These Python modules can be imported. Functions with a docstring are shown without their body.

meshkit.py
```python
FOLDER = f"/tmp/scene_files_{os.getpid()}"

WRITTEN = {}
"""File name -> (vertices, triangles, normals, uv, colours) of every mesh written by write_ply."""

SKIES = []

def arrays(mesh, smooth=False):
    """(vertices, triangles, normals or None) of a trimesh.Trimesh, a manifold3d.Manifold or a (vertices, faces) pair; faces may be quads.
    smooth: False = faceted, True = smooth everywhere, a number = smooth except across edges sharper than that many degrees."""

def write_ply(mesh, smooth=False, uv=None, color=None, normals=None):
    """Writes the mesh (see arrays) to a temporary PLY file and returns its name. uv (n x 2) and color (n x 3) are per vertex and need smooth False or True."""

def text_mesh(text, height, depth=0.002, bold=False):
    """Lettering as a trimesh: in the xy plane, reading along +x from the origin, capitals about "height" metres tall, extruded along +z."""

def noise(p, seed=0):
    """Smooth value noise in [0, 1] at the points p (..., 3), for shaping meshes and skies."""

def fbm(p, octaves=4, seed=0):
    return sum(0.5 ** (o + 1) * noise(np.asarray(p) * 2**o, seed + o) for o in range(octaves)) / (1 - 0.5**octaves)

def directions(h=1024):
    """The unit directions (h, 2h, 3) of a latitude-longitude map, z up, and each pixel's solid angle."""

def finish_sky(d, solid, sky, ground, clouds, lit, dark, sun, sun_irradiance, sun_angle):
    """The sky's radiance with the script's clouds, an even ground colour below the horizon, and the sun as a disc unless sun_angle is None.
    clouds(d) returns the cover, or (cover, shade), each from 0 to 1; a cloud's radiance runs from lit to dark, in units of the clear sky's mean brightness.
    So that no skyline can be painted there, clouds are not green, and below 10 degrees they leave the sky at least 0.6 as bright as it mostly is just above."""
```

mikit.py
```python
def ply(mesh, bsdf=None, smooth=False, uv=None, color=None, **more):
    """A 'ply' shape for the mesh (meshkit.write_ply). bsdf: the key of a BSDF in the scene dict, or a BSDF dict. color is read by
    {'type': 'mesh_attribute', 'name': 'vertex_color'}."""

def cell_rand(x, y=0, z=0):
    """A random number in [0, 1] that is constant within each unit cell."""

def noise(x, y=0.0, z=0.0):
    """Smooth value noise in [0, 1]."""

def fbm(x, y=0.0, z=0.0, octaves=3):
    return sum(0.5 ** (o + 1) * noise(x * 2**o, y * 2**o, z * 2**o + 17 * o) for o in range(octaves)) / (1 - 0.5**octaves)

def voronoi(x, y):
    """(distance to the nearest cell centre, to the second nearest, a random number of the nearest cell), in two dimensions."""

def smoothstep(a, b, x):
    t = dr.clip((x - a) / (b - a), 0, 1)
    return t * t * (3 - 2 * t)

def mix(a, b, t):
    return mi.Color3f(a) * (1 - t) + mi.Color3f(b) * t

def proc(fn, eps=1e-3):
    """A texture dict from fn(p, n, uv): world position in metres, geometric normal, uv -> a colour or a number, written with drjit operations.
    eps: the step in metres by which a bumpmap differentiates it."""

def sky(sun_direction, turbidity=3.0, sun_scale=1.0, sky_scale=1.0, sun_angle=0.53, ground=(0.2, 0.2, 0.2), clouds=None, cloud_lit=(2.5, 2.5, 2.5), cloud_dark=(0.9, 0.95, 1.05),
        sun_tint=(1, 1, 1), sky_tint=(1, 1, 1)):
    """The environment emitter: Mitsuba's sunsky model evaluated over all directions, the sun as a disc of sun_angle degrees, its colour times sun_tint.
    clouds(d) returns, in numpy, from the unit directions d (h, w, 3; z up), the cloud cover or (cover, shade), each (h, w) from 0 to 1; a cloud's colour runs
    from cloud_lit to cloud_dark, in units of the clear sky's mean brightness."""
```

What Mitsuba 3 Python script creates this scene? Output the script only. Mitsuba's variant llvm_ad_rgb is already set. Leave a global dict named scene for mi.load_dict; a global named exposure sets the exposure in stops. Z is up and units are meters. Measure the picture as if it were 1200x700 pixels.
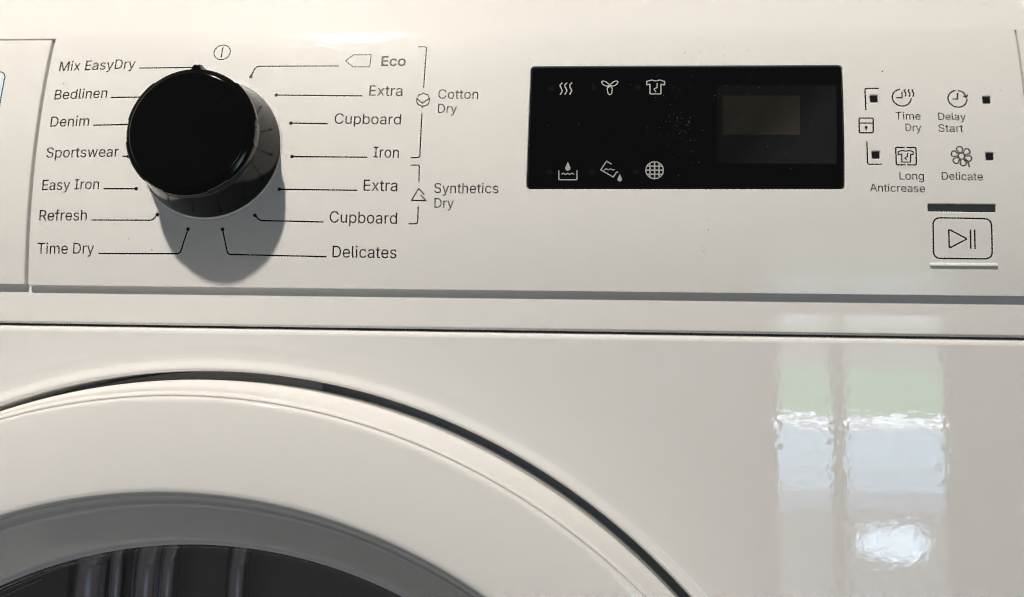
import math, random, numpy as np, trimesh, shapely, mitsuba as mi, mikit, meshkit
from shapely.geometry import LineString, Polygon, Point, box
from shapely import affinity
from shapely.ops import unary_union
from scipy.interpolate import PchipInterpolator
T4 = mi.ScalarTransform4f
rng = np.random.default_rng(7)
# ------------------------------------------------------------------ camera, lamp light, exposure
# coordinates below are in millimetres (x right, y into the dryer, z up; z = 0 is the camera's height), written out in metres
MM = 0.001
exposure = 0.0
EYE = [0.0, -0.31984, 0.0]
FWD = [-0.072708, 0.992351, 0.099769]
UPV = [-0.012026, -0.100898, 0.994824]
scene = {'camera': {'type': 'perspective', 'fov': 58.74, 'fov_axis': 'x', 'near_clip': 0.01, 'far_clip': 50.0,
                    'to_world': T4().look_at(origin=EYE, target=[EYE[i] + FWD[i] for i in range(3)], up=UPV)}}
labels = {}
LAMP_POS = np.array([-490.0, -975.0, 1434.0]); LAMP_R = 36.0; LAMP_L = [3450.0, 3190.0, 2830.0]
scene['room_light'] = {'type': 'constant', 'sampling_weight': 1.0, 'radiance': {'type': 'rgb', 'value': [0.103, 0.098, 0.097]}}
PANE_GAIN = 1.0

# ------------------------------------------------------------------ materials
def glossy(col, bump, scale):
    return {'type': 'twosided', 'b': {'type': 'bumpmap', 'tex': bump, 'scale': scale, 'nested': {'type': 'plastic', 'int_ior': 1.5, 'diffuse_reflectance': rgb(*col)}}}
def rgb(*c): return {'type': 'rgb', 'value': list(c)}
def plastic(col, alpha, bump=None, scale=1.0):
    b = {'type': 'roughplastic', 'distribution': 'beckmann', 'alpha': alpha, 'int_ior': 1.49, 'diffuse_reflectance': col if isinstance(col, dict) else rgb(*col)}
    if bump is not None:
        b = {'type': 'bumpmap', 'tex': bump, 'scale': scale, 'nested': b}
    return {'type': 'twosided', 'b': b}
def peel(p, n, uv):          # orange-peel of the sprayed steel
    return mikit.noise(p.x * 520, p.z * 560, 3.0) * 0.55 + mikit.noise(p.x * 1150 + 7, p.z * 1200, 9.0) * 0.3
def scratches(p, n, uv):
    v = 0.0
    for i, a in enumerate((0.35, 0.75, 1.1, 2.5)):
        c, s = math.cos(a), math.sin(a)
        bend_ = mikit.noise(p.x * 25 + 11 * i, p.z * 25) * 0.008
        u, t = p.x * c + p.z * s + bend_, -p.x * s + p.z * c
        v = v + mikit.smoothstep(0.80, 0.95, mikit.noise(u * 1500 + 31 * i, t * 70, i * 5.0))
    return v
WP = (.80, .787, .765)
scene['white_plastic'] = {'type': 'twosided', 'b': {'type': 'blendbsdf', 'weight': .32,
    'a': {'type': 'roughplastic', 'distribution': 'beckmann', 'alpha': .11, 'int_ior': 1.16, 'diffuse_reflectance': rgb(*WP)},
    'b': {'type': 'bumpmap', 'tex': mikit.proc(scratches, eps=1e-4), 'scale': 5e-6, 'nested': {'type': 'roughplastic', 'distribution': 'beckmann', 'alpha': .013, 'int_ior': 1.49, 'diffuse_reflectance': rgb(*WP)}}}}
scene['white_satin'] = plastic((.79, .785, .765), .07)
scene['white_enamel'] = glossy((.745, .738, .728), mikit.proc(peel, eps=1.5e-4), 1.1e-5)
scene['white_trim'] = plastic((.80, .79, .77), .004)
scene['white_door'] = plastic((.785, .775, .76), .010)
scene['black_plastic'] = {'type': 'twosided', 'b': {'type': 'roughplastic', 'distribution': 'beckmann', 'alpha': .02, 'int_ior': 1.42, 'diffuse_reflectance': rgb(.0018, .0018, .002)}}
scene['black_glass'] = plastic((.0012, .0012, .0015), .004)
scene['lens_black'] = plastic((.012, .012, .013), .08)
scene['lens_smoke'] = plastic((.030, .033, .035), .10)
scene['ink'] = {'type': 'twosided', 'b': {'type': 'roughplastic', 'distribution': 'beckmann', 'alpha': .14, 'int_ior': 1.27, 'diffuse_reflectance': rgb(.014, .012, .011)}}
scene['ink_blue'] = plastic((.035, .12, .20), .12)
scene['sticker'] = plastic((.78, .82, .84), .12)
scene['print_grey'] = plastic((.42, .42, .42), .2)
scene['indicator'] = plastic((.006, .006, .006), .03)
def painted_reflection(base):
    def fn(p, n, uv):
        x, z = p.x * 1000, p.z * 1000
        u = x * .70 - z * .71                              # diagonal reflection and haze painted into the screen colour as one broad band
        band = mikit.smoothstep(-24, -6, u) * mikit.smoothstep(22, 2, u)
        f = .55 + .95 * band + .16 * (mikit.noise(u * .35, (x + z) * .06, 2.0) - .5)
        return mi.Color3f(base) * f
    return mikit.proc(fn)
scene['lcd_glass'] = plastic(painted_reflection((.0085, .0092, .0100)), .006)
scene['lcd_field'] = plastic(painted_reflection((.028, .026, .0205)), .006)
scene['seal'] = plastic((.12, .12, .12), .4)
scene['grey_recess'] = plastic((.42, .43, .45), .3)
scene['insert_grey'] = plastic((.235, .24, .25), .2)
scene['steel'] = {'type': 'twosided', 'b': {'type': 'roughconductor', 'material': 'Cr', 'alpha': .11, 'specular_reflectance': {'type': 'rgb', 'value': [.78, .82, .84]}}}
scene['drum_dark'] = plastic((.17, .158, .15), .08)
scene['smoked_glass'] = {'type': 'thindielectric', 'int_ior': 1.5, 'specular_transmittance': rgb(.85, .86, .87)}
scene['dust_white'] = {'type': 'twosided', 'b': {'type': 'diffuse', 'reflectance': rgb(.5, .5, .48)}}
scene['dirt_dark'] = {'type': 'twosided', 'b': {'type': 'diffuse', 'reflectance': rgb(.06, .05, .04)}}

# ------------------------------------------------------------------ helpers
used = {}
def key_of(name):
    n = used.get(name, 0); used[name] = n + 1
    return name if n == 0 else f'{name}_{n:03d}'
def add(name, mesh, bsdf, smooth=False, label=None):
    k = key_of(name)
    m = trimesh.Trimesh(np.asarray(mesh.vertices) * MM, mesh.faces, process=False)
    scene[k] = mikit.ply(m, bsdf, smooth=smooth)
    if label: labels[k] = {'label': label}
    return k
# the control panel's front is a shallow cylinder: y = S z + K/2 z^2 above its lower edge at z = Z0
S_, K_, Z0 = -0.1042, 0.0034441, 34.823
CUB = 1.1e-4                                           # the face curls back a little more in its last centimetre
def face_y(dz): return S_ * dz + K_ / 2 * dz ** 2 + CUB * np.maximum(dz - 85, 0) ** 3
def face_slope(dz): return S_ + K_ * dz + 3 * CUB * np.maximum(dz - 85, 0) ** 2
_dz = np.linspace(-60, 150, 4201)
_arc = np.concatenate([[0], np.cumsum(np.hypot(np.diff(_dz), np.diff(face_y(_dz))))])
_arc -= np.interp(0, _dz, _arc)
def bend(v):
    """(x along the panel, a up its curved face, h out of it) -> world millimetres"""
    v = np.asarray(v, float)
    dz = np.interp(v[:, 1], _arc, _dz); sl = face_slope(dz); n = 1 / np.hypot(1, sl)
    return np.stack([v[:, 0], face_y(dz) - v[:, 2] * n, Z0 + dz + v[:, 2] * sl * n], 1)
def bent(m): return trimesh.Trimesh(bend(m.vertices), m.faces, process=False)
def fillet(pts, r, n=6):
    pts = [np.array(p, float) for p in pts]; out = [pts[0]]
    for a, b, c in zip(pts, pts[1:], pts[2:]):
        u, w = a - b, c - b; lu, lw = np.linalg.norm(u), np.linalg.norm(w)
        d = min(r, lu * .49, lw * .49); p, q = b + u / lu * d, b + w / lw * d
        out += [(1 - t) ** 2 * p + 2 * t * (1 - t) * b + t * t * q for t in np.linspace(0, 1, n)]
    return out + [pts[-1]]
def closed_fillet(pts, r):
    mid = (np.array(pts[0]) + np.array(pts[-1])) / 2
    return fillet([mid] + list(pts) + [mid], r)
def spline(pts, closed=False, n=8):
    p = [np.array(x, float) for x in pts]
    p = [p[-1]] + p + [p[0], p[1]] if closed else [2 * p[0] - p[1]] + p + [2 * p[-1] - p[-2]]
    out = []
    for a, b, c, d in zip(p, p[1:], p[2:], p[3:]):
        for t in np.linspace(0, 1, n, endpoint=False):
            out.append(.5 * (2 * b + (c - a) * t + (2 * a - 5 * b + 4 * c - d) * t * t + (3 * b - a - 3 * c + d) * t ** 3))
    return out + [p[-3] if closed else p[-2]]
def stroke(pts, w, cap='flat'): return LineString([tuple(x) for x in pts]).buffer(w / 2, cap_style=cap, join_style='round', quad_segs=4)
def arc_pts(c, rx, ry, a0, a1, n=40): return [(c[0] + rx * math.cos(t), c[1] + ry * math.sin(t)) for t in np.radians(np.linspace(a0, a1, n))]
def polys(g): return [x for x in getattr(g, 'geoms', [g]) if x.geom_type == 'Polygon' and x.area > 1e-4]
PRINT = 0.05
def flat_print(g, h=0.0, t=PRINT):
    parts = []
    g = unary_union(g) if isinstance(g, list) else g
    cuts = np.arange(math.floor(g.bounds[1] / 1.5) * 1.5, g.bounds[3] + 1.5, 1.5)
    for p in [q for a, b in zip(cuts, cuts[1:]) for q in polys(g.intersection(box(-1e4, a, 1e4, b)))]:
        m = trimesh.creation.extrude_polygon(p, t + .02, engine='earcut'); m.apply_translation([0, 0, h - .02]); parts.append(m)
    return bent(trimesh.util.concatenate(parts))
def plate(poly, depth, chamfer, top=0.0, step=2.0):
    """a plate on the curved face, its outer and hole edges chamfered"""
    poly = shapely.geometry.polygon.orient(poly.simplify(.012), 1.0)
    rings = [np.array(LineString(r.coords).segmentize(step).coords)[:-1] for r in [poly.exterior] + list(poly.interiors)]
    V, F = [], []; inner = []
    for r in rings:
        e = np.roll(r, -1, 0) - r; e /= np.linalg.norm(e, axis=1, keepdims=True)
        nrm = np.stack([-e[:, 1], e[:, 0]], 1); b = nrm + np.roll(nrm, 1, 0); b /= (b * nrm).sum(1, keepdims=True)
        o = r + b * chamfer; inner.append(o); n = len(r); base = sum(map(len, V))
        V += [np.c_[o, np.full(n, top)], np.c_[r, np.full(n, top - chamfer)], np.c_[r, np.full(n, top - depth)]]
        i = np.arange(n); j = (i + 1) % n
        for k in (0, n):
            F.append(np.c_[i + k, i + k + n, j + k + n] + base); F.append(np.c_[i + k, j + k + n, j + k] + base)
    face = Polygon(inner[0], inner[1:])
    if not face.is_valid: face = face.buffer(0)
    lo, hi = face.bounds[1], face.bounds[3]; cuts = np.arange(math.floor(lo / step) * step, hi + step, step)
    base = sum(map(len, V))
    for a, b in zip(cuts, cuts[1:]):
        for p in polys(face.intersection(box(-1e4, a, 1e4, b))):
            v, f = trimesh.creation.triangulate_polygon(p, engine='earcut')
            v = np.asarray(v); f = np.asarray(f); v3 = np.c_[v, v[:, 0] * 0]
            ar = np.cross(v3[f[:, 1]] - v3[f[:, 0]], v3[f[:, 2]] - v3[f[:, 0]])[:, 2]; f[ar < 0] = f[ar < 0][:, ::-1]
            V.append(np.c_[v, np.full(len(v), top)]); F.append(f + base); base += len(v)
    m = trimesh.Trimesh(np.vstack(V), np.vstack(F), process=False); m.merge_vertices(digits_vertex=4)
    m.update_faces(m.nondegenerate_faces())
    return bent(m)
def rrect(x0, a0, x1, a1, r): return box(x0 + r, a0 + r, x1 - r, a1 - r).buffer(r, quad_segs=6)
def rquad(pts, r): return Polygon(pts).buffer(-r, join_style='mitre').buffer(r, quad_segs=6)
def lathe(profile, n, mod=None, a0=0.0, a1=2 * math.pi):
    """profile (r, h); returns x, y, h vertices about the h axis"""
    p = np.array([x[:2] for x in profile], float); full = abs(a1 - a0 - 2 * math.pi) < 1e-6
    t = np.linspace(a0, a1, n, endpoint=not full)
    r = np.zeros((n, 1)) + p[:, 0][None] + (mod(t)[:, None] * np.array([x[2] if len(x) > 2 else 0 for x in profile])[None] if mod else 0)
    V = np.stack([r * np.cos(t)[:, None], r * np.sin(t)[:, None], np.broadcast_to(p[:, 1], r.shape)], -1).reshape(-1, 3)
    m = len(p); i, j = np.meshgrid(np.arange(n if full else n - 1), np.arange(m - 1), indexing='ij'); i2 = (i + 1) % n
    a, b, c, d = i * m + j, i2 * m + j, i2 * m + j + 1, i * m + j + 1
    F = np.concatenate([np.stack([a, b, c], -1).reshape(-1, 3), np.stack([a, c, d], -1).reshape(-1, 3)])
    msh = trimesh.Trimesh(V, F, process=False); msh.merge_vertices(digits_vertex=5); msh.update_faces(msh.nondegenerate_faces())
    return msh
def extrude_x(profile, x0, x1, closed=True):
    """(y, z) outline pushed along x"""
    m = trimesh.creation.extrude_polygon(Polygon(profile), x1 - x0, engine='earcut')
    v = np.asarray(m.vertices); w = np.stack([v[:, 2] + x0, v[:, 0], v[:, 1]], 1)
    return trimesh.Trimesh(w, m.faces, process=False)

# ------------------------------------------------------------------ measurements of the panel print (x, a in millimetres)
TEXTS = [('Mix EasyDry', -198.42, 82.89, -168.7, 83.97, 4.11), ('Bedlinen', -198.33, 71.05, -177.89, 71.77, 4.05), ('Denim', -198.34, 60.06, -183.36, 60.46, 4.03),
 ('Sportswear', -198.44, 47.92, -170.66, 48.4, 3.94), ('Easy Iron', -198.8, 35.51, -177.02, 36.03, 3.88), ('Refresh', -199.04, 24.04, -180.88, 24.26, 3.98),
 ('Time Dry', -199.19, 11.76, -177.56, 11.94, 4.02), ('Eco', -74.15, 84.35, -64.93, 84.28, 3.95), ('Extra', -77.76, 72.08, -65.36, 71.96, 4.2), ('Cupboard', -89.95, 61.05, -65.29, 60.73, 4.04),
 ('Iron', -74.79, 48.1, -65.46, 48.03, 4.07), ('Extra', -77.87, 35.69, -65.48, 35.62, 4.13), ('Cupboard', -89.84, 24.01, -65.21, 23.66, 4.13), ('Delicates', -88.47, 11.4, -65.15, 11.3, 4.18),
 ('Cotton', -52.02, 70.78, -37.34, 70.68, 3.72), ('Dry', -51.92, 65.19, -44.94, 65.1, 3.56), ('Synthetics', -52.08, 34.95, -28.94, 34.97, 3.66), ('Dry', -51.85, 29.54, -44.92, 29.58, 3.57),
 ('Time', 110.33, 62.23, 118.88, 62.11, 2.85), ('Dry', 113.47, 57.89, 118.79, 57.77, 2.79), ('Delay', 124.84, 62.0, 134.07, 61.85, 2.74), ('Start', 124.62, 57.64, 132.99, 57.47, 2.81),
 ('Long', 110.59, 40.3, 118.83, 40.23, 2.86), ('Anticrease', 100.54, 36.11, 119.05, 35.85, 2.75), ('Delicate', 124.8, 40.3, 138.54, 40.07, 2.79)]
DOTS = [[-129.37, 21.25], [-117.55, 26.52], [-108.89, 36.13], [-104.89, 48.43], [-106.25, 61.3], [-112.71, 72.5], [-123.18, 80.11], [-142.3, 21.25], [-154.12, 26.52], [-162.78, 36.13], [-166.78, 48.43],
 [-165.42, 61.3], [-158.96, 72.5], [-148.49, 80.11]]
LEADERS = [[[-167.0, 84.03], [-141.44, 84.21], [-148.49, 80.11]], [[-176.23, 71.8], [-164.96, 71.92], [-158.96, 72.5]], [[-181.62, 60.63], [-168.23, 60.94], [-165.42, 61.3]],
 [[-169.03, 48.47], [-166.58, 48.47], [-166.78, 48.43]], [[-175.22, 36.17], [-162.78, 36.13]], [[-179.09, 24.39], [-155.91, 24.43], [-154.12, 26.52]],
 [[-175.68, 12.02], [-144.98, 12.22], [-142.3, 21.25]], [[-90.11, 84.37], [-121.71, 84.43], [-123.18, 80.11]], [[-80.16, 72.06], [-112.71, 72.5]], [[-92.46, 61.09], [-106.25, 61.3]],
 [[-76.99, 48.18], [-104.89, 48.43]], [[-80.13, 35.85], [-108.89, 36.13]], [[-92.12, 24.18], [-115.69, 24.57], [-117.55, 26.52]], [[-90.66, 11.6], [-127.1, 12.12], [-129.37, 21.25]]]
BRACKETS = [[[-60.72, 92.32], [-57.5, 92.25], [-57.62, 75.28]], [[-57.7, 65.2], [-57.77, 48.07], [-61.08, 48.03]], [[-60.96, 45.23], [-57.79, 45.24], [-57.74, 38.9]],
 [[-57.66, 30.09], [-57.74, 23.74], [-60.96, 23.72]], [[105.35, 74.1], [100.46, 74.13], [100.25, 65.75]], [[100.04, 54.18], [99.94, 45.79], [104.89, 45.8]]]
ICON = {'blue': [[-221.89, 82.96], [-219.36, 80.03], [-219.1, 67.25]],
 'box': [[109.73, 51.91], [116.6, 51.86], [116.47, 45.56], [109.7, 45.6]],
 'boxgap': [[112.74, 51.86], [113.35, 51.86], [112.82, 45.61], [113.35, 45.61]],
 'clock': [[112.88, 70.5], [109.66, 70.51], [112.66, 67.3], [112.86, 73.71], [115.99, 70.35], [113.16, 72.69], [113.0, 70.42], [111.04, 70.43]],
 'cotton': [[[-59.48, 71.62], [-59.2, 72.31], [-58.35, 72.56], [-57.58, 73.11], [-56.77, 72.59], [-55.96, 72.33], [-55.61, 71.52]], [[-59.92, 70.99], [-57.88, 68.99], [-55.22, 70.97]],
            [[-59.92, 70.99], [-59.85, 69.63], [-59.32, 68.57], [-57.71, 67.93], [-56.15, 68.22], [-55.41, 69.19], [-55.22, 70.97]], [[-57.71, 67.93], [-57.67, 67.17]]],
 'crease': [[113.66, 49.85], [113.6, 48.63], [112.67, 48.09], [113.21, 47.4]],
 'd_basin': [[-7.51, 43.39], [-7.46, 40.02], [-1.02, 40.04], [-1.06, 43.41]],
 'd_can': [[11.21, 45.74], [9.41, 46.85], [7.42, 43.64], [11.88, 41.0], [12.85, 42.68], [13.58, 42.95]],
 'd_canwave': [[8.58, 43.6], [9.34, 44.0], [10.07, 43.65], [10.84, 44.0], [11.65, 43.61], [12.42, 43.83]],
 'd_crease': [[27.49, 76.7], [27.39, 74.88], [26.26, 74.26], [27.03, 73.16]],
 'd_drop': [[-4.33, 46.61], [-4.3, 44.29], [-3.35, 44.29]],
 'd_drop2': [[14.14, 42.2], [14.15, 40.21], [14.96, 40.21]],
 'd_fan': [[[10.43, 75.69], [9.03, 77.29], [7.63, 77.5], [7.76, 76.53], [8.9, 75.7]], [[10.43, 75.84], [11.86, 77.28], [13.21, 77.46], [13.08, 76.5], [11.95, 75.68]],
           [[10.43, 75.45], [11.26, 74.72], [11.09, 72.81], [10.44, 72.15], [9.78, 72.82], [9.6, 74.73]]],
 'd_globe': [[26.38, 43.55], [29.6, 43.55], [26.38, 46.91]],
 'd_grid': [[24.76, 45.0], [26.38, 43.55], [27.95, 42.05]],
 'd_ind': [[-10.77, 74.69], [4.81, 74.75], [20.47, 75.0], [-10.94, 42.71], [4.38, 42.89], [19.75, 43.08]],
 'd_shirt': [[23.68, 75.95], [23.69, 77.4], [25.56, 77.87], [26.85, 77.53], [28.37, 77.86], [30.1, 77.36], [30.08, 75.92], [28.79, 76.21], [28.75, 72.39], [24.86, 72.41], [24.89, 76.24]],
 'd_steam': [[[-6.82, 76.9], [-7.51, 75.79], [-6.77, 73.86], [-7.41, 72.37]], [[-5.15, 76.89], [-5.84, 75.78], [-5.11, 73.85], [-5.74, 72.36]],
             [[-3.4, 76.88], [-4.08, 75.77], [-3.36, 73.84], [-3.99, 72.36]]],
 'd_wave': [[-6.54, 41.98], [-5.86, 42.38], [-5.21, 41.93], [-4.27, 42.33], [-3.62, 41.94], [-2.77, 42.38], [-1.99, 41.94]],
 'delay': [[131.89, 69.96], [128.68, 70.02], [131.64, 66.77], [131.8, 73.14], [134.95, 69.86], [132.08, 72.18], [131.89, 69.87], [130.2, 69.88]],
 'delay_arc': [[132.28, 73.06], [133.46, 72.72], [134.31, 71.96], [134.79, 70.76]],
 'delay_head': [[133.8, 71.09], [134.91, 70.48], [135.46, 71.54]],
 'display': [[-17.94, 83.14], [92.85, 82.86], [91.67, 37.2], [-18.54, 36.84]],
 'eco_tag': [[-87.7, 86.51], [-84.89, 89.07], [-78.21, 89.01], [-78.34, 83.93], [-84.75, 83.98]],
 'flower': [[131.76, 48.75], [132.83, 48.75], [131.95, 52.15]],
 'keyhole': [[100.04, 59.35], [99.99, 58.29]],
 'lcd': [[48.68, 75.66], [90.6, 75.43], [89.44, 45.99], [48.42, 46.09]],
 'lcd_in': [[50.69, 71.63], [77.78, 71.51], [77.19, 56.62], [50.36, 56.65]],
 'leds': [[103.42, 70.14], [141.81, 69.52], [102.98, 49.18], [141.33, 48.68]],
 'lock': [[97.76, 62.76], [102.63, 62.75], [102.34, 57.29], [97.6, 57.3]],
 'lock_line': [[97.72, 60.92], [102.52, 60.85]],
 'marks': [[-195.68, 77.62], [56.4, 80.71], [68.49, 81.32], [106.95, 80.71], [45.06, 22.08], [-155.62, 13.54], [-13.06, 95.85], [-146.1, 5.82]],
 'pause': [[[133.79, 22.9], [133.8, 16.28]], [[135.17, 22.87], [135.22, 16.26]]],
 'play': [[126.58, 22.97], [132.64, 19.67], [126.67, 16.45]],
 'power': [[-135.51, 90.56], [-135.55, 92.83], [-135.6, 88.21]],
 'ridge': [[120.15, 11.47], [142.34, 11.38], [142.34, 9.54], [120.57, 9.56]],
 'shirt': [[110.45, 49.25], [110.55, 50.36], [111.97, 50.8], [113.04, 50.49], [114.26, 50.8], [115.56, 50.36], [115.55, 49.25], [114.68, 49.46], [114.5, 46.58], [111.59, 46.58], [111.67, 49.46]],
 'slot': [[119.87, 31.74], [142.51, 31.69], [142.53, 28.96], [119.86, 29.17]],
 'start_frame': [[121.39, 26.94], [140.82, 26.7], [140.88, 12.84], [121.4, 12.86]],
 'steam': [[[114.45, 73.7], [113.94, 73.1], [114.45, 72.05], [114.08, 70.96]], [[115.79, 73.63], [115.29, 73.09], [115.79, 72.04], [115.42, 70.89]],
           [[117.13, 73.56], [116.63, 73.08], [117.13, 72.04], [116.75, 70.83]]],
 'stem': [[132.84, 47.62], [133.79, 46.71], [134.28, 44.75]],
 'triangle': [[-55.62, 34.39], [-57.74, 36.54], [-60.2, 32.23], [-55.01, 32.17], [-56.89, 34.19]]}
STREAK_RIBS = [((-184.8, -195.1, -198.7), 8.0), ((-180.5, -185.0, -187.1), 3.0), ((-167.0, -172.1, -174.5), 6.0), ((-157.7, -162.8, -165.5), 3.5), ((-131.6, -134.4, -136.4), 4.5)]
NUB_ANGLE = -1.0

# ------------------------------------------------------------------ the dryer: body
X0, X1 = -428.0, 162.0
D = 'tumble_dryer'
labels[D] = {'label': 'white tumble dryer with black programme knob, black display and round glass door', 'category': 'tumble dryer'}
A_TOP = 97.7
FX0, FX1, GAP = -202.65, 154.6, 1.15
# housing: strip under the panel, the bed behind the panel plates, the sloping top
prof = []
bed = bend([[0, a, -2.3] for a in np.arange(0.5, A_TOP - .4, 2.0)] + [[0, A_TOP - .3, -2.3]])
prof += [(y, z) for _, y, z in bed]
lip = bend([[0, A_TOP - .3, -0.008]])[0]
y, z = lip[1], lip[2]; prof.append((y, z)); sl = float(face_slope(z - Z0)); sl0 = sl
for i in range(8):                                      # rounding from the panel's lean to the slope of the top
    sl += (0.365 - sl0) / 8; y += sl * .35; z += .35; prof.append((y, z))
L = 150.4 - z; y += sl * L; z = 150.4; prof.append((y, z))
for t in np.linspace(0, 1, 8)[1:]:
    ang = math.atan(sl) + t * (math.pi / 2 - math.atan(sl)); prof.append((y + 2.0 * (math.sin(ang) - math.sin(math.atan(sl))) * .6, z + 1.2 * (math.cos(math.atan(sl)) - math.cos(ang))))
prof += [(140.0, prof[-1][1] + .1), (140.0, prof[0][1])]
add(D + '__control_panel_housing', extrude_x(prof, X0, X1), 'white_plastic', 25)
strip = [(12.0, 21.1), (3.6, 21.1)] + [(2.0 + 1.0 * (1 - math.sin(t)), 21.1 + 1.0 * (1 - math.cos(t))) for t in np.linspace(.2, math.pi / 2, 6)] + [(2.0, 24.0), (1.98, 27), (2.0, 30), (2.05, 33.0), (2.1, 35.2), (12.0, 35.2)]
add(D + '__lower_trim', extrude_x(strip, X0, X1), 'white_trim', 25, 'plain white strip between the control panel and the front')
# raised cheek at the right end of the panel
ch = [(p[1], p[2]) for p in bend([[0, a, 0.0] for a in np.arange(0, A_TOP, 2.0)] + [[0, A_TOP, 0]])] + [(p[1], p[2]) for p in bend([[0, a, -3.0] for a in (A_TOP, 48, 0)])]
add(D + '__control_panel_housing__cheek', extrude_x(ch, FX1 + .5, X1), 'white_plastic', 25)

# control panel plate with its openings
disp = rquad(ICON['display'], 1.0)
holes = [disp.buffer(.35)]
led_boxes = [rrect(x - 1.35, a - 1.35, x + 1.35, a + 1.35, .35) for x, a in ICON['leds']]
slot = rquad(ICON['slot'], .35)
holes += led_boxes + [slot]
plate_poly = rrect(FX0, 0.0, FX1, A_TOP, .7)
for h in holes: plate_poly = plate_poly.difference(h)
CP = add(D + '__control_panel', plate(plate_poly, 2.0, .28), 'white_plastic', 28)
# detergent drawer front at the left
drawer_poly = rrect(X0 + .4, 0.3, FX0 - GAP, A_TOP - .8, .6)
DR = add(D + '__drawer_front', plate(drawer_poly, 2.0, .28), 'white_plastic', 28, 'plain white drawer front left of the control panel')
bl = ICON['blue']
frame = rrect(-300.0, 30.0, -219.25, 83.0, 2.6)
add(DR + '__sticker', plate(frame.buffer(-.3), .05, .01, top=.02), 'sticker', 28, label='pale rectangular sticker with a blue outline')
add(DR + '__sticker_outline', flat_print(frame.difference(frame.buffer(-.45)), t=.05), 'ink_blue')

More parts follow.
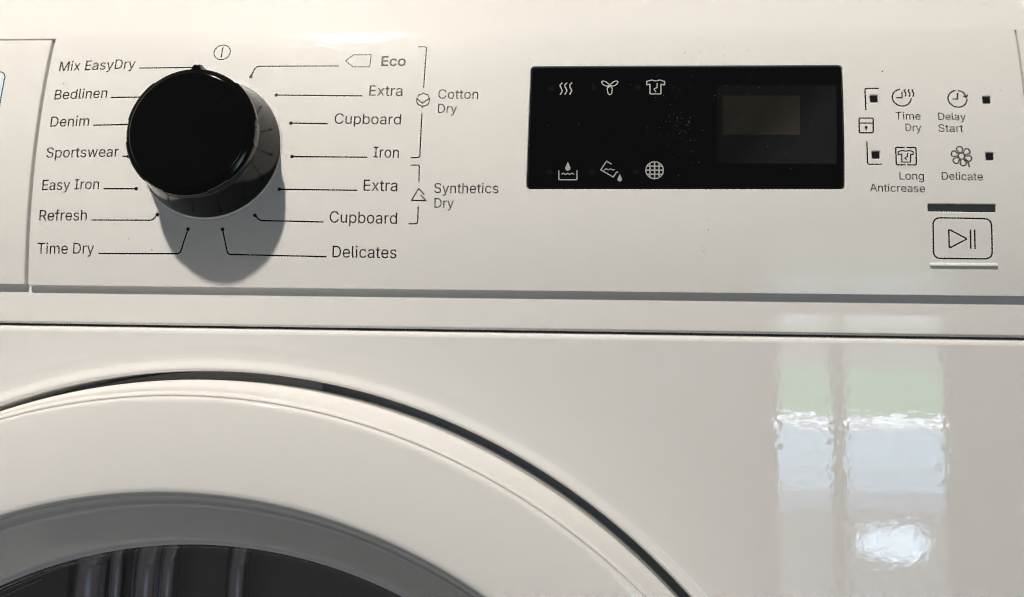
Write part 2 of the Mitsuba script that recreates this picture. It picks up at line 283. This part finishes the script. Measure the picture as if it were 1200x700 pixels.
# ------------------------------------------------------------------ print on the control panel
for s, x0, a0, x1, a1, cap in TEXTS:
    m = meshkit.text_mesh(s, 1.0, .01, bold=(s == 'Eco'))
    v = np.array(m.vertices); lo, hi = v[:, 0].min(), v[:, 0].max()
    w = math.hypot(x1 - x0, a1 - a0); c, sn = (x1 - x0) / w, (a1 - a0) / w
    u, t = (v[:, 0] - lo) / (hi - lo) * w, v[:, 1] * cap
    h = np.where(v[:, 2] > .005, PRINT, -.02)
    m = trimesh.Trimesh(np.stack([x0 + u * c - t * sn * .0, a0 + u * sn + t, h], 1), m.faces, process=False)
    add(CP + '__printed_word', bent(m), 'ink', label=f'printed word {s}' + (' in bold' if s == 'Eco' else ''))
LW = .5
for i, p in enumerate(LEADERS): add(CP + '__leader_line', flat_print(stroke(fillet(p, 1.1 if i != 7 else 1.4), LW)), 'ink')
for x, a in DOTS: add(CP + '__programme_dot', flat_print(Point(x, a).buffer(.68), t=PRINT + .006), 'ink')
for i, p in enumerate(BRACKETS): add(CP + '__bracket', flat_print(stroke(fillet(p, .8), 0.44)), 'ink')
def icon(g, label, mat='ink'): return add(CP + '__symbol', flat_print(g), mat, label=label)
I = ICON
icon(stroke(closed_fillet(I['eco_tag'], .15), 0.37), 'outlined arrow shaped tag symbol')
c = I['power'][0]
icon([Point(c).buffer(3.36).difference(Point(c).buffer(2.94)), stroke(I['power'][1:], 0.49)], 'circled upright bar of the on off position')
icon([stroke(spline(I['cotton'][0]), 0.42, 'round'), stroke(I['cotton'][1], 0.44), stroke(spline(I['cotton'][2]), 0.44, 'round'), stroke(I['cotton'][3], 0.49)], 'cotton boll symbol')
icon(stroke(I['triangle'], 0.44), 'open triangle symbol')
k = I['clock']
rx, ry = k[0][0] - k[1][0], k[0][1] - k[2][1]
icon([stroke(arc_pts(k[0], rx, ry, 96, 356), 0.46), stroke(k[5:8], 0.49)] + [stroke(spline(p), 0.46) for p in I['steam']], 'clock symbol with three steam waves')
k = I['delay']
rx, ry = k[0][0] - k[1][0], k[0][1] - k[2][1]
icon([stroke(arc_pts(k[0], rx, ry, 97, 360), 0.46), stroke(k[5:8], 0.49), stroke(spline(I['delay_arc']), 0.46), stroke(I['delay_head'], 0.46)], 'clock symbol with an arrow')
icon([stroke(closed_fillet(I['lock'], .5), 0.49), stroke(I['lock_line'], 0.46), Point(I['keyhole'][0]).buffer(.5), stroke(I['keyhole'], 0.46)], 'padlock symbol')
bx = stroke(closed_fillet(I['box'], .5), 0.49)
g = I['boxgap']
bx = bx.difference(box(g[0][0], g[0][1] - 1, g[1][0], g[0][1] + 1)).difference(box(g[2][0], g[2][1] - 1, g[3][0], g[2][1] + 1))
icon([bx, stroke(closed_fillet(I['shirt'], .18), 0.42), stroke(I['crease'], 0.42)], 'framed shirt symbol')
fc, fr, ft = I['flower']
r0, r1 = fr[0] - fc[0], ft[1] - fc[1] + .1
fl = [Point(fc).buffer(r0 + .15).difference(Point(fc).buffer(r0 - .2))]
for q in range(6):
    a = math.radians(101 + 60 * q); ca, sa = math.cos(a), math.sin(a)
    pet = [(r0, -.28), (r0 + .9, -.78), (r1 - .75, -1.0), (r1 - .12, -.55), (r1 - .12, .55), (r1 - .75, 1.0), (r0 + .9, .78), (r0, .28)]
    fl.append(stroke(spline([(fc[0] + u * ca - w * sa, fc[1] + u * sa + w * ca) for u, w in pet]), 0.42))
fl.append(stroke(spline(I['stem']), 0.46))
icon(fl, 'flower symbol with six petals')
# start button area
SB = add(CP + '__start_button', flat_print(stroke(closed_fillet(I['start_frame'], 2.6), 0.49)), 'ink', label='rounded outline of the start and pause key')
icon(stroke(closed_fillet(I['play'], .6), 0.51), 'play triangle')
for p in I['pause']: icon(stroke(p, 0.51), 'upright bar of the pause sign')
add(D + '__slot_lens', plate(slot.buffer(.05), 1.0, .15, top=-.55), 'lens_smoke', 28, 'dark narrow light bar above the start key')
rd = I['ridge']
ridge_a0, ridge_a1 = (rd[2][1] + rd[3][1]) / 2, (rd[0][1] + rd[1][1]) / 2
rp = [(ridge_a1 + .05, -.1), (ridge_a1 - .25, .42), (ridge_a1 - .6, .72), (ridge_a1 - .95, .8), (ridge_a1 - 1.12, .74), (ridge_a1 - 1.2, .6), (ridge_a1 - 1.2, -.1)]
m = trimesh.creation.extrude_polygon(Polygon(rp), rd[1][0] - rd[0][0], engine='earcut'); v = np.asarray(m.vertices)
m = bent(trimesh.Trimesh(np.stack([v[:, 2] + rd[0][0], v[:, 0], v[:, 1]], 1), m.faces[:, ::-1], process=False))
add(CP + '__raised_rib', m, 'white_plastic', 40, 'short raised rib below the start key')
for g in led_boxes: add(D + '__indicator_lens', plate(g.buffer(-.12), .8, .12, top=-.5), 'lens_black', 28)

# ------------------------------------------------------------------ display
DS = add(D + '__display', plate(disp, 1.5, .2, top=-.12, step=2.0), 'black_glass', 28, 'long black glossy display window')
def dplate(name, g, mat, label, t): return add(DS + '__' + name, plate(g, .04, .004, top=-.12 + t), mat, 28, label)
def dprint(name, g, mat, label=None, t=.03): return add(DS + '__' + name, flat_print(g, h=-.12, t=t), mat, label=label)
W = .40
dprint('symbol', [stroke(spline(p), .45, 'round') for p in I['d_steam']], 'print_grey', 'three grey steam waves')
dprint('symbol', [stroke(spline(p, True), W) for p in I['d_fan']], 'print_grey', 'grey three bladed fan')
dprint('symbol', [stroke(closed_fillet(I['d_shirt'], .25), .45), stroke(I['d_crease'], .4)], 'print_grey', 'grey shirt outline')
def drop(p):
    tip, c, e = (np.array(x) for x in p); r = abs(e[0] - c[0])
    return unary_union([Point(c).buffer(r), Polygon([tip, c + [r * .93, r * .35], c + [-r * .93, r * .35]])])
dprint('symbol', [stroke(fillet(I['d_basin'], .3), .45), stroke(spline(I['d_wave']), .4), drop(I['d_drop'])], 'print_grey', 'grey basin with a drop above')
dprint('symbol', [stroke(I['d_can'], .4), stroke(spline(I['d_canwave']), .34), drop(I['d_drop2'])], 'print_grey', 'grey tilted container pouring a drop')
c, ex, ey = I['d_globe']; R = (ex[0] - c[0] + ey[1] - c[1]) / 2
circ = Point(c).buffer(R)
bars = [box(x - .24, c[1] - R, x + .24, c[1] + R) for x, _ in I['d_grid']] + [box(c[0] - R, a - .24, c[0] + R, a + .24) for _, a in I['d_grid']]
dprint('symbol', [circ.difference(Point(c).buffer(R - .42))] + [b.intersection(circ) for b in bars], 'print_grey', 'grey round filter grid')
for x, a in I['d_ind']: dprint('indicator', rrect(x - .95, a - .95, x + .95, a + .95, .2), 'indicator', t=.02)
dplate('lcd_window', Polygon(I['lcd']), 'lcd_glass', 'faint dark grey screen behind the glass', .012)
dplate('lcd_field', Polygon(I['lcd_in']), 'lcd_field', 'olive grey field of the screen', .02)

# ------------------------------------------------------------------ programme knob
KX, KA = -135.835, 51.686
ko = bend([[KX, KA, 0]])[0]; kn = bend([[KX, KA, 1.0]])[0] - ko; ku = np.array([0, kn[2], -kn[1]])
def on_knob(m):
    v = np.asarray(m.vertices); return trimesh.Trimesh(ko + v[:, :1] * [1, 0, 0] + v[:, 1:2] * ku + v[:, 2:3] * kn, m.faces, process=False)
def grips(t): return sum(np.clip((math.radians(21) - np.abs((t - math.radians(c) + math.pi) % (2 * math.pi) - math.pi)) / .03 , 0, 1) for c in (30, 150, 210, 270, 330))
skirt = [(26.3, -.1), (26.35, .35), (26.2, .8)] + [(26.2 - 3.0 * t, .8 + 12.6 * t) for t in np.linspace(.1, 1, 6)] + [(22.4, 13.8), (21.0, 13.8)]
KB = add(D + '__programme_knob', on_knob(lathe(skirt, 240)), 'black_plastic', 30, 'round glossy black programme knob')
capp = [(22.6, 13.2), (23.1, 13.3), (23.16, 13.5), (23.18, 14.6, .15), (23.2, 15.2, 1), (23.2, 17.0, 1), (23.05, 17.6, .9), (22.7, 18.1, .6), (22.2, 18.45, .2), (21.75, 18.6), (21.5, 18.75), (21.2, 19.1), (20.8, 19.3), (20.0, 19.38), (10, 19.48), (0, 19.58)]
add(KB + '__cap', on_knob(lathe(capp, 360, lambda t: .38 * grips(t))), 'black_plastic', 32)
collar = [(26.2, -.1), (26.3, .25), (26.5, .36), (26.75, .34), (26.95, .2), (27.0, -.1)]
add(CP + '__knob_collar', on_knob(lathe(collar, 240)), 'white_plastic', 50)
nub = trimesh.Trimesh([[x * s, yy, h] for h, s, y1 in ((12.2, 1.15, 24.7), (17.2, 1.0, 24.9), (18.3, .9, 24.2)) for x, yy in ((-2.6, 21.5), (2.6, 21.5), (1.25, y1), (-1.25, y1))]).convex_hull
rot = trimesh.transformations.rotation_matrix(math.radians(NUB_ANGLE), [0, 0, 1]); nub.apply_transform(rot)
add(KB + '__pointer', on_knob(nub), 'black_plastic', 20)

scene['scratch_grey'] = plastic((.022, .022, .023), .12)
for x, y, a, l, w in ((3.2, -4.5, -28, 4.6, .09), (5.4, -6.0, -24, 2.2, .07), (-3.5, -4.6, 35, 1.6, .07), (9, 11.5, -48, 3.0, .07), (11, 9.2, -52, 2.2, .06), (7, 13.2, -40, 2.6, .07), (12.5, 6.5, -60, 2.0, .06), (-1.5, -6.2, 12, 1.3, .06)):
    c, sn = math.cos(math.radians(a)), math.sin(math.radians(a))
    m = trimesh.creation.extrude_polygon(Polygon([(x + u * l * c - q * w * sn, y + u * l * sn + q * w * c) for u, q in ((-.5, 0), (0, -.5), (.5, 0), (0, .5))]), .12, engine='earcut'); m.apply_translation([0, 0, 19.47 - math.hypot(x, y) * .009])
    add(KB + '__scratch', on_knob(m), 'scratch_grey')

# ------------------------------------------------------------------ enamelled front with its door opening
DX, DZ, RH, YF = -131.22, -229.25, 234.2, 2.0
PX0, PX1, PZ0, PZ1 = X0, X1, -655.0, 20.5
emb = PchipInterpolator([0, .35, .9, 1.9, 3.1, 4.3, 6.0, 9.0], [-.35, -.7, -.8, -.58, -.1, .16, .14, 0.0])
corner = [math.atan2(z - DZ, x - DX) for x in (PX0, PX1) for z in (PZ0, PZ1)]
th = np.unique(np.concatenate([np.linspace(-math.pi, math.pi, 1441)[:-1], corner]))
V = []
FR = 2.6
wfold = np.array([4.0, 3.4, 2.8, 2.2, 1.7, 1.2, .8, .5, .25, .08, 0.0]) * FR / 4
e_in = np.concatenate([np.linspace(0, 3, 13), np.linspace(3.3, 9, 14)])
for t in th:
    ct, st = math.cos(t), math.sin(t)
    dx = ((PX1 if ct > 0 else PX0) - DX) / ct if abs(ct) > 1e-9 else 1e9
    dz = ((PZ1 if st > 0 else PZ0) - DZ) / st if abs(st) > 1e-9 else 1e9
    Dm = min(dx, dz); cosn = abs(ct) if dx < dz else abs(st)
    outer = Dm - wfold / cosn
    mid = np.linspace(RH + 9, outer[0], 6)[1:-1]
    r = np.concatenate([[RH - .35, RH - .35, RH - .3, RH - .12], RH + e_in, mid, outer])
    x, z = DX + r * ct, DZ + r * st
    y = YF + np.where(r >= RH, emb(np.clip(r - RH, 0, 9)), 0)
    y[:4] = [YF + 16, YF + 1.2, YF + .5, YF + .0]
    d = np.minimum.reduce([PX1 - x, x - PX0, PZ1 - z, z - PZ0])
    y = y + np.where(d < FR, FR - np.sqrt(np.maximum(FR * FR - (FR - np.minimum(d, FR)) ** 2, 0)), 0)
    V.append(np.stack([x, y, z], 1))
V = np.array(V); n, m_ = V.shape[:2]
i, j = np.meshgrid(np.arange(n), np.arange(m_ - 1), indexing='ij'); i2 = (i + 1) % n
a, b, c, d = i * m_ + j, i2 * m_ + j, i2 * m_ + j + 1, i * m_ + j + 1
F = np.concatenate([np.stack([a, c, b], -1).reshape(-1, 3), np.stack([a, d, c], -1).reshape(-1, 3)])
FP = add(D + '__front_panel', trimesh.Trimesh(V.reshape(-1, 3), F, process=False), 'white_enamel', 60, 'glossy white enamelled front around the door')
def about_door(m):
    v = np.asarray(m.vertices); return trimesh.Trimesh(np.stack([DX + v[:, 0], v[:, 2], DZ + v[:, 1]], 1), m.faces, process=False)
add(FP + '__recess', about_door(lathe([(RH - .4, YF + 13), (RH - .8, YF + 14), (228, YF + 16), (215, YF + 22)], 360)), 'grey_recess', 30)
add(FP + '__recess_insert', about_door(lathe([(RH - .5, YF + 5.2, 1), (RH - 1.6, YF + 6.6, 1), (224, YF + 8, 1)], 90, lambda t: -3.4 * np.clip((t - math.radians(92)) / math.radians(16), 0, 1) ** 1.3, math.radians(80.5), math.radians(108))), 'insert_grey', 30, 'pale insert at the top of the gap above the door')
# cabinet behind: sides, top and back
add(D + '__cabinet', trimesh.util.concatenate([trimesh.creation.box(bounds=[[X0 + .5, 8.0, -690.0], [X0 + 1.5, 560, 150]]), trimesh.creation.box(bounds=[[X1 - 1.5, 8.0, -690.0], [X1 - .5, 560, 150]]),
    trimesh.creation.box(bounds=[[X0 + 1.5, 559.0, -690.0], [X1 - 1.5, 560, 150]])]), 'white_satin')
add(D + '__worktop', trimesh.creation.box(bounds=[[X0, 60.0, 153.0], [X1, 562, 170]]), 'white_satin')
add(D + '__gap_bar', trimesh.creation.box(bounds=[[X0 + 2, 6.5, 10.0], [X1 - 2, 8, 23]]), 'seal')

# ------------------------------------------------------------------ door
ring = [(226.0, 14), (229.6, 13), (230.7, 11.5), (230.75, -3.5), (230.55, -5.2), (230.0, -6.8), (229.2, -8.2), (228.5, -10.5), (227.7, -14), (227.2, -17), (226.9, -19.5), (226.55, -21.0), (226.0, -21.9), (225.5, -22.1),
        (225.3, -21.6), (225.05, -21.5), (224.8, -22.0), (224.65, -23.2), (224.45, -23.7), (224.1, -23.95), (223.5, -24.1), (222.5, -24.25), (216, -24.9), (208, -25.4), (200, -25.7), (195.5, -25.75), (194.0, -25.6), (193.1, -25.1), (192.6, -24.2), (192.2, -22.8)]
DO = add(D + '__door', about_door(lathe([(r, y) for r, y in ring], 720)), 'white_door', 35, 'round white door ring')
inner = [(192.2, -22.8), (191.4, -21.9), (190.8, -21.7), (190.2, -20.8), (189.5, -19.2), (188.9, -18.3), (188.4, -18.0), (187.8, -17.2), (182.0, -9.6), (176.2, -1.8), (174.7, .2), (173.9, .9), (172.5, 1.2)]
add(DO + '__inner_bezel', about_door(lathe(inner, 720)), 'white_door', 30, 'sloping inner ring around the glass')
add(DO + '__glass', about_door(lathe([(173.6, .4), (172.6, 3), (170.5, 5.2), (166, 7), (150, 9.5), (120, 12.5), (80, 14.5), (40, 15.5), (0, 16)], 480)), 'smoked_glass', 60, 'smoked door glass')
DM = add(D + '__drum', about_door(lathe([(176, 3), (182, 20), (186, 60), (0, 62)], 360)), 'drum_dark', 30, 'dark drum behind the door glass')
def tube(path, r, n=16):
    p = np.array(spline(path, n=6)); t = np.gradient(p, axis=0); t /= np.linalg.norm(t, axis=1, keepdims=True)
    a = np.cross(t, [0, 1, 0]); a /= np.linalg.norm(a, axis=1, keepdims=True); b = np.cross(t, a); an = np.arange(n) * 2 * math.pi / n
    v = (p[:, None] + r * (np.cos(an)[None, :, None] * a[:, None] + np.sin(an)[None, :, None] * b[:, None])).reshape(-1, 3)
    i, j = np.meshgrid(np.arange(len(p) - 1), np.arange(n), indexing='ij'); j2 = (j + 1) % n
    q = np.stack([i * n + j, i * n + j2, (i + 1) * n + j2, (i + 1) * n + j], -1).reshape(-1, 4)
    return trimesh.Trimesh(v, np.vstack([q[:, :3], q[:, [0, 2, 3]]]), process=False)
for (xt, xk, xb), r in STREAK_RIBS:  # steel tubes added so the window light shows as vertical streaks
    add(DM + '__rib', tube([(xt, 42, -52), (xk, 47, -66), (xb, 50, -80), (xb - 1, 52, -140), (xb - 1, 52, -300)], r), 'steel', 60, 'vertical steel rib added behind the glass to catch a bluish streak')
for r, y, a0, a1 in ((172.3, 6.5, 98, 150), (171.0, 8.0, 104, 152), (169.3, 9.5, 112, 155), (167.0, 11.5, 118, 156)):  # steel arcs added in place of the reflection lines at the glass edge
    add(DO + '__added_edge_glint', tube([(DX + r * math.cos(t), y, DZ + r * math.sin(t)) for t in np.radians(np.linspace(a0, a1, 16))], .32, 8), 'steel', 60, 'thin steel arc added to stand in for a reflection along the glass edge')

# ------------------------------------------------------------------ lamp on the ceiling in front of the dryer and the window behind the camera
LN = np.array([-1100.0, 0, 300.0]) - LAMP_POS; LN /= np.linalg.norm(LN)          # aimed at the wall left of the dryer
def aim(m):
    z = LN; x = np.cross([0, 1, 0], z); x /= np.linalg.norm(x); y_ = np.cross(z, x); v = np.asarray(m.vertices)
    return trimesh.Trimesh(LAMP_POS + v[:, :1] * x + v[:, 1:2] * y_ + v[:, 2:3] * z, m.faces, process=False)
CL = 'ceiling_lamp'
labels[CL] = {'label': 'small round warm ceiling spotlight above and in front of the dryer', 'category': 'lamp'}
disc = trimesh.creation.cylinder(LAMP_R, .4, sections=48)
k = add(CL + '__bulb', aim(disc), 'white_satin', label='glowing round lamp face')
scene[k]['emitter'] = {'type': 'area', 'radiance': rgb(*LAMP_L), 'sampling_weight': 8.0}
add(CL + '__housing', aim(lathe([(38, 1), (40, 1), (42, -1), (42, -60), (40, -64), (0, -64)], 48)), 'white_satin', 30)
WN = 'window'
labels[WN] = {'label': 'two column window whose reflection shows on the glossy front panel', 'category': 'window'}
WY = -2600.0
def lit(key, col, w=.3):
    scene[key]['emitter'] = {'type': 'area', 'radiance': rgb(*[c * PANE_GAIN for c in col]), 'sampling_weight': w}
def wavy(x0, x1, zb, zt, amp, seed):
    xs = np.linspace(x0, x1, 26)
    e = lambda z, k: z + amp * 2 * (meshkit.fbm(np.stack([xs / 45.0, xs * 0 + k, xs * 0 + seed], 1), 3) - .5)
    return Polygon(list(zip(xs, e(zb, 3.3))) + list(zip(xs[::-1], e(zt, 8.1)[::-1])))
def view(polygon, depth, pane_key, name, col, label):
    m = trimesh.util.concatenate([trimesh.creation.extrude_polygon(p, 1.0, engine='earcut') for p in polys(polygon)]); v = np.asarray(m.vertices)
    k = add(pane_key + '__' + name, trimesh.Trimesh(np.stack([v[:, 0], WY + depth + v[:, 2], v[:, 1]], 1), m.faces[:, ::-1], process=False), 'white_satin', label=label)
    lit(k, col)
for n_, (x0, x1, lab) in enumerate(((627, 790, 'narrow left pane'), (831, 1126, 'wide right pane'))):
    pk = add(WN + '__pane', trimesh.creation.box(bounds=[[x0, WY - 4, -650], [x1, WY, 268]]), 'white_satin', label=lab); lit(pk, (1.05, 1.15, 1.35))
    view(box(x0, 196, x1, 268), 2, pk, 'daylight', (3.0, 3.4, 3.8), 'pale daylight at the top of the pane')
    view(wavy(x0, x1, 80, 196, 5, n_), 1, pk, 'hedge', (1.7, 2.0, 1.8), 'pale hedge')
    view(wavy(x0, x1, -62, 96 - 6 * n_, 9, 4 + n_), 2, pk, 'foliage', (1.35, 3.3, 1.9), 'green leaves')
    blobs = [Point(x0 + (x1 - x0) * u, -78 + 10 * (rng.random() - .5)).buffer(1) for u in np.linspace(.06, .94, 4 + 4 * n_)]
    blobs = unary_union([affinity.scale(b, 17 + 9 * rng.random(), 10 + 8 * rng.random()) for b in blobs]).intersection(box(x0, -120, x1, -40))
    view(wavy(x0, x1, -106, -54, 8, 9 + n_).difference(blobs), 3, pk, 'terrace', (4.6, 5.6, 6.9), 'bright ground outside')
    view(blobs, 4, pk, 'glare', (11.0, 12.5, 14.0), 'patches of strong daylight')
    view(wavy(x0, x1, -215, -104, 6, 14 + n_), 2, pk, 'bluish_glow', (3.4, 5.5, 7.4), 'bluish daylight')
    view(wavy(x0, x1, -290, -213, 8, 18 + n_), 2, pk, 'bluish_glow', (2.9, 4.5, 6.1), 'dimmer bluish daylight')
    view(wavy(x0, x1, -345, -288, 10, 22 + n_), 2, pk, 'bluish_glow', (1.7, 2.3, 3.3), 'faint bluish daylight')
spot = affinity.scale(Point(970, -446).buffer(1, quad_segs=12), 108, 56)
sp_ = np.array(spot.exterior.coords); sp_ = sp_ * 1.0 + (meshkit.fbm(np.c_[sp_ / 30.0, sp_[:, 0] * 0], 3)[:, None] - .5) * [70, 50]
view(Polygon(sp_).buffer(14), 3, pk, 'bluish_glow', (2.4, 3.2, 4.2), 'faint halo of the low bright patch')
view(Polygon(sp_).buffer(4), 4, pk, 'bluish_glow', (4.6, 6.2, 8.0), 'pale halo of the low bright patch')
view(Polygon(sp_).buffer(-12), 5, pk, 'glare', (8.5, 11.0, 13.5), 'bright low patch of daylight')
for name, bnd in (('frame', [[560, WY - 40, -750], [625, WY + 20, 340]]), ('frame', [[1128, WY - 40, -750], [1195, WY + 20, 340]]), ('mullion', [[792, WY - 40, -750], [829, WY + 20, 270]]), ('head', [[625, WY - 40, 270], [1128, WY + 20, 340]])):
    add(WN + '__' + name, trimesh.creation.box(bounds=bnd), 'lens_black')

# ------------------------------------------------------------------ dust and dirt
def specks(pts, sizes, h):
    parts = []
    for (x, a), s in zip(pts, sizes):
        n = 7; r = s * (.6 + .6 * rng.random(n)); t = np.arange(n) * 2 * math.pi / n
        p = Polygon(np.stack([x + r * np.cos(t), a + r * np.sin(t) * .9], 1))
        m = trimesh.creation.extrude_polygon(p, .03, engine='earcut'); m.apply_translation([0, 0, h]); parts.append(m)
    return bent(trimesh.util.concatenate(parts))
cl = np.concatenate([rng.normal([35, 62], [5.5, 9], (70, 2)), rng.normal([36, 58], [3.0, 6], (60, 2)), np.c_[rng.uniform(-15, 90, 45), rng.uniform(39, 81, 45)], rng.normal([45, 76], [14, 3.5], (30, 2))])
cl = cl[(cl[:, 0] > -16) & (cl[:, 0] < 90) & (cl[:, 1] > 38.5) & (cl[:, 1] < 81.5)]
add('dust', specks(cl, np.abs(rng.normal(.03, .035, len(cl))) + .02, -.1), 'dust_white')
labels['dust'] = {'label': 'pale dust specks on the black display glass', 'kind': 'stuff'}
sp = np.concatenate([np.array(I['marks']), np.c_[rng.uniform(-195, 150, 60), rng.uniform(3, 96, 60)], rng.normal([60, 90], [12, 3], (14, 2))])
sp = np.array([p for p in sp if plate_poly.buffer(-.5).contains(Point(p))])
add('dirt', specks(sp, np.concatenate([np.full(4, .28), np.abs(rng.normal(.06, .04, len(sp) - 4)) + .04]), 0.0), 'dirt_dark')
labels['dirt'] = {'label': 'small dark specks of dirt on the white control panel', 'kind': 'stuff'}
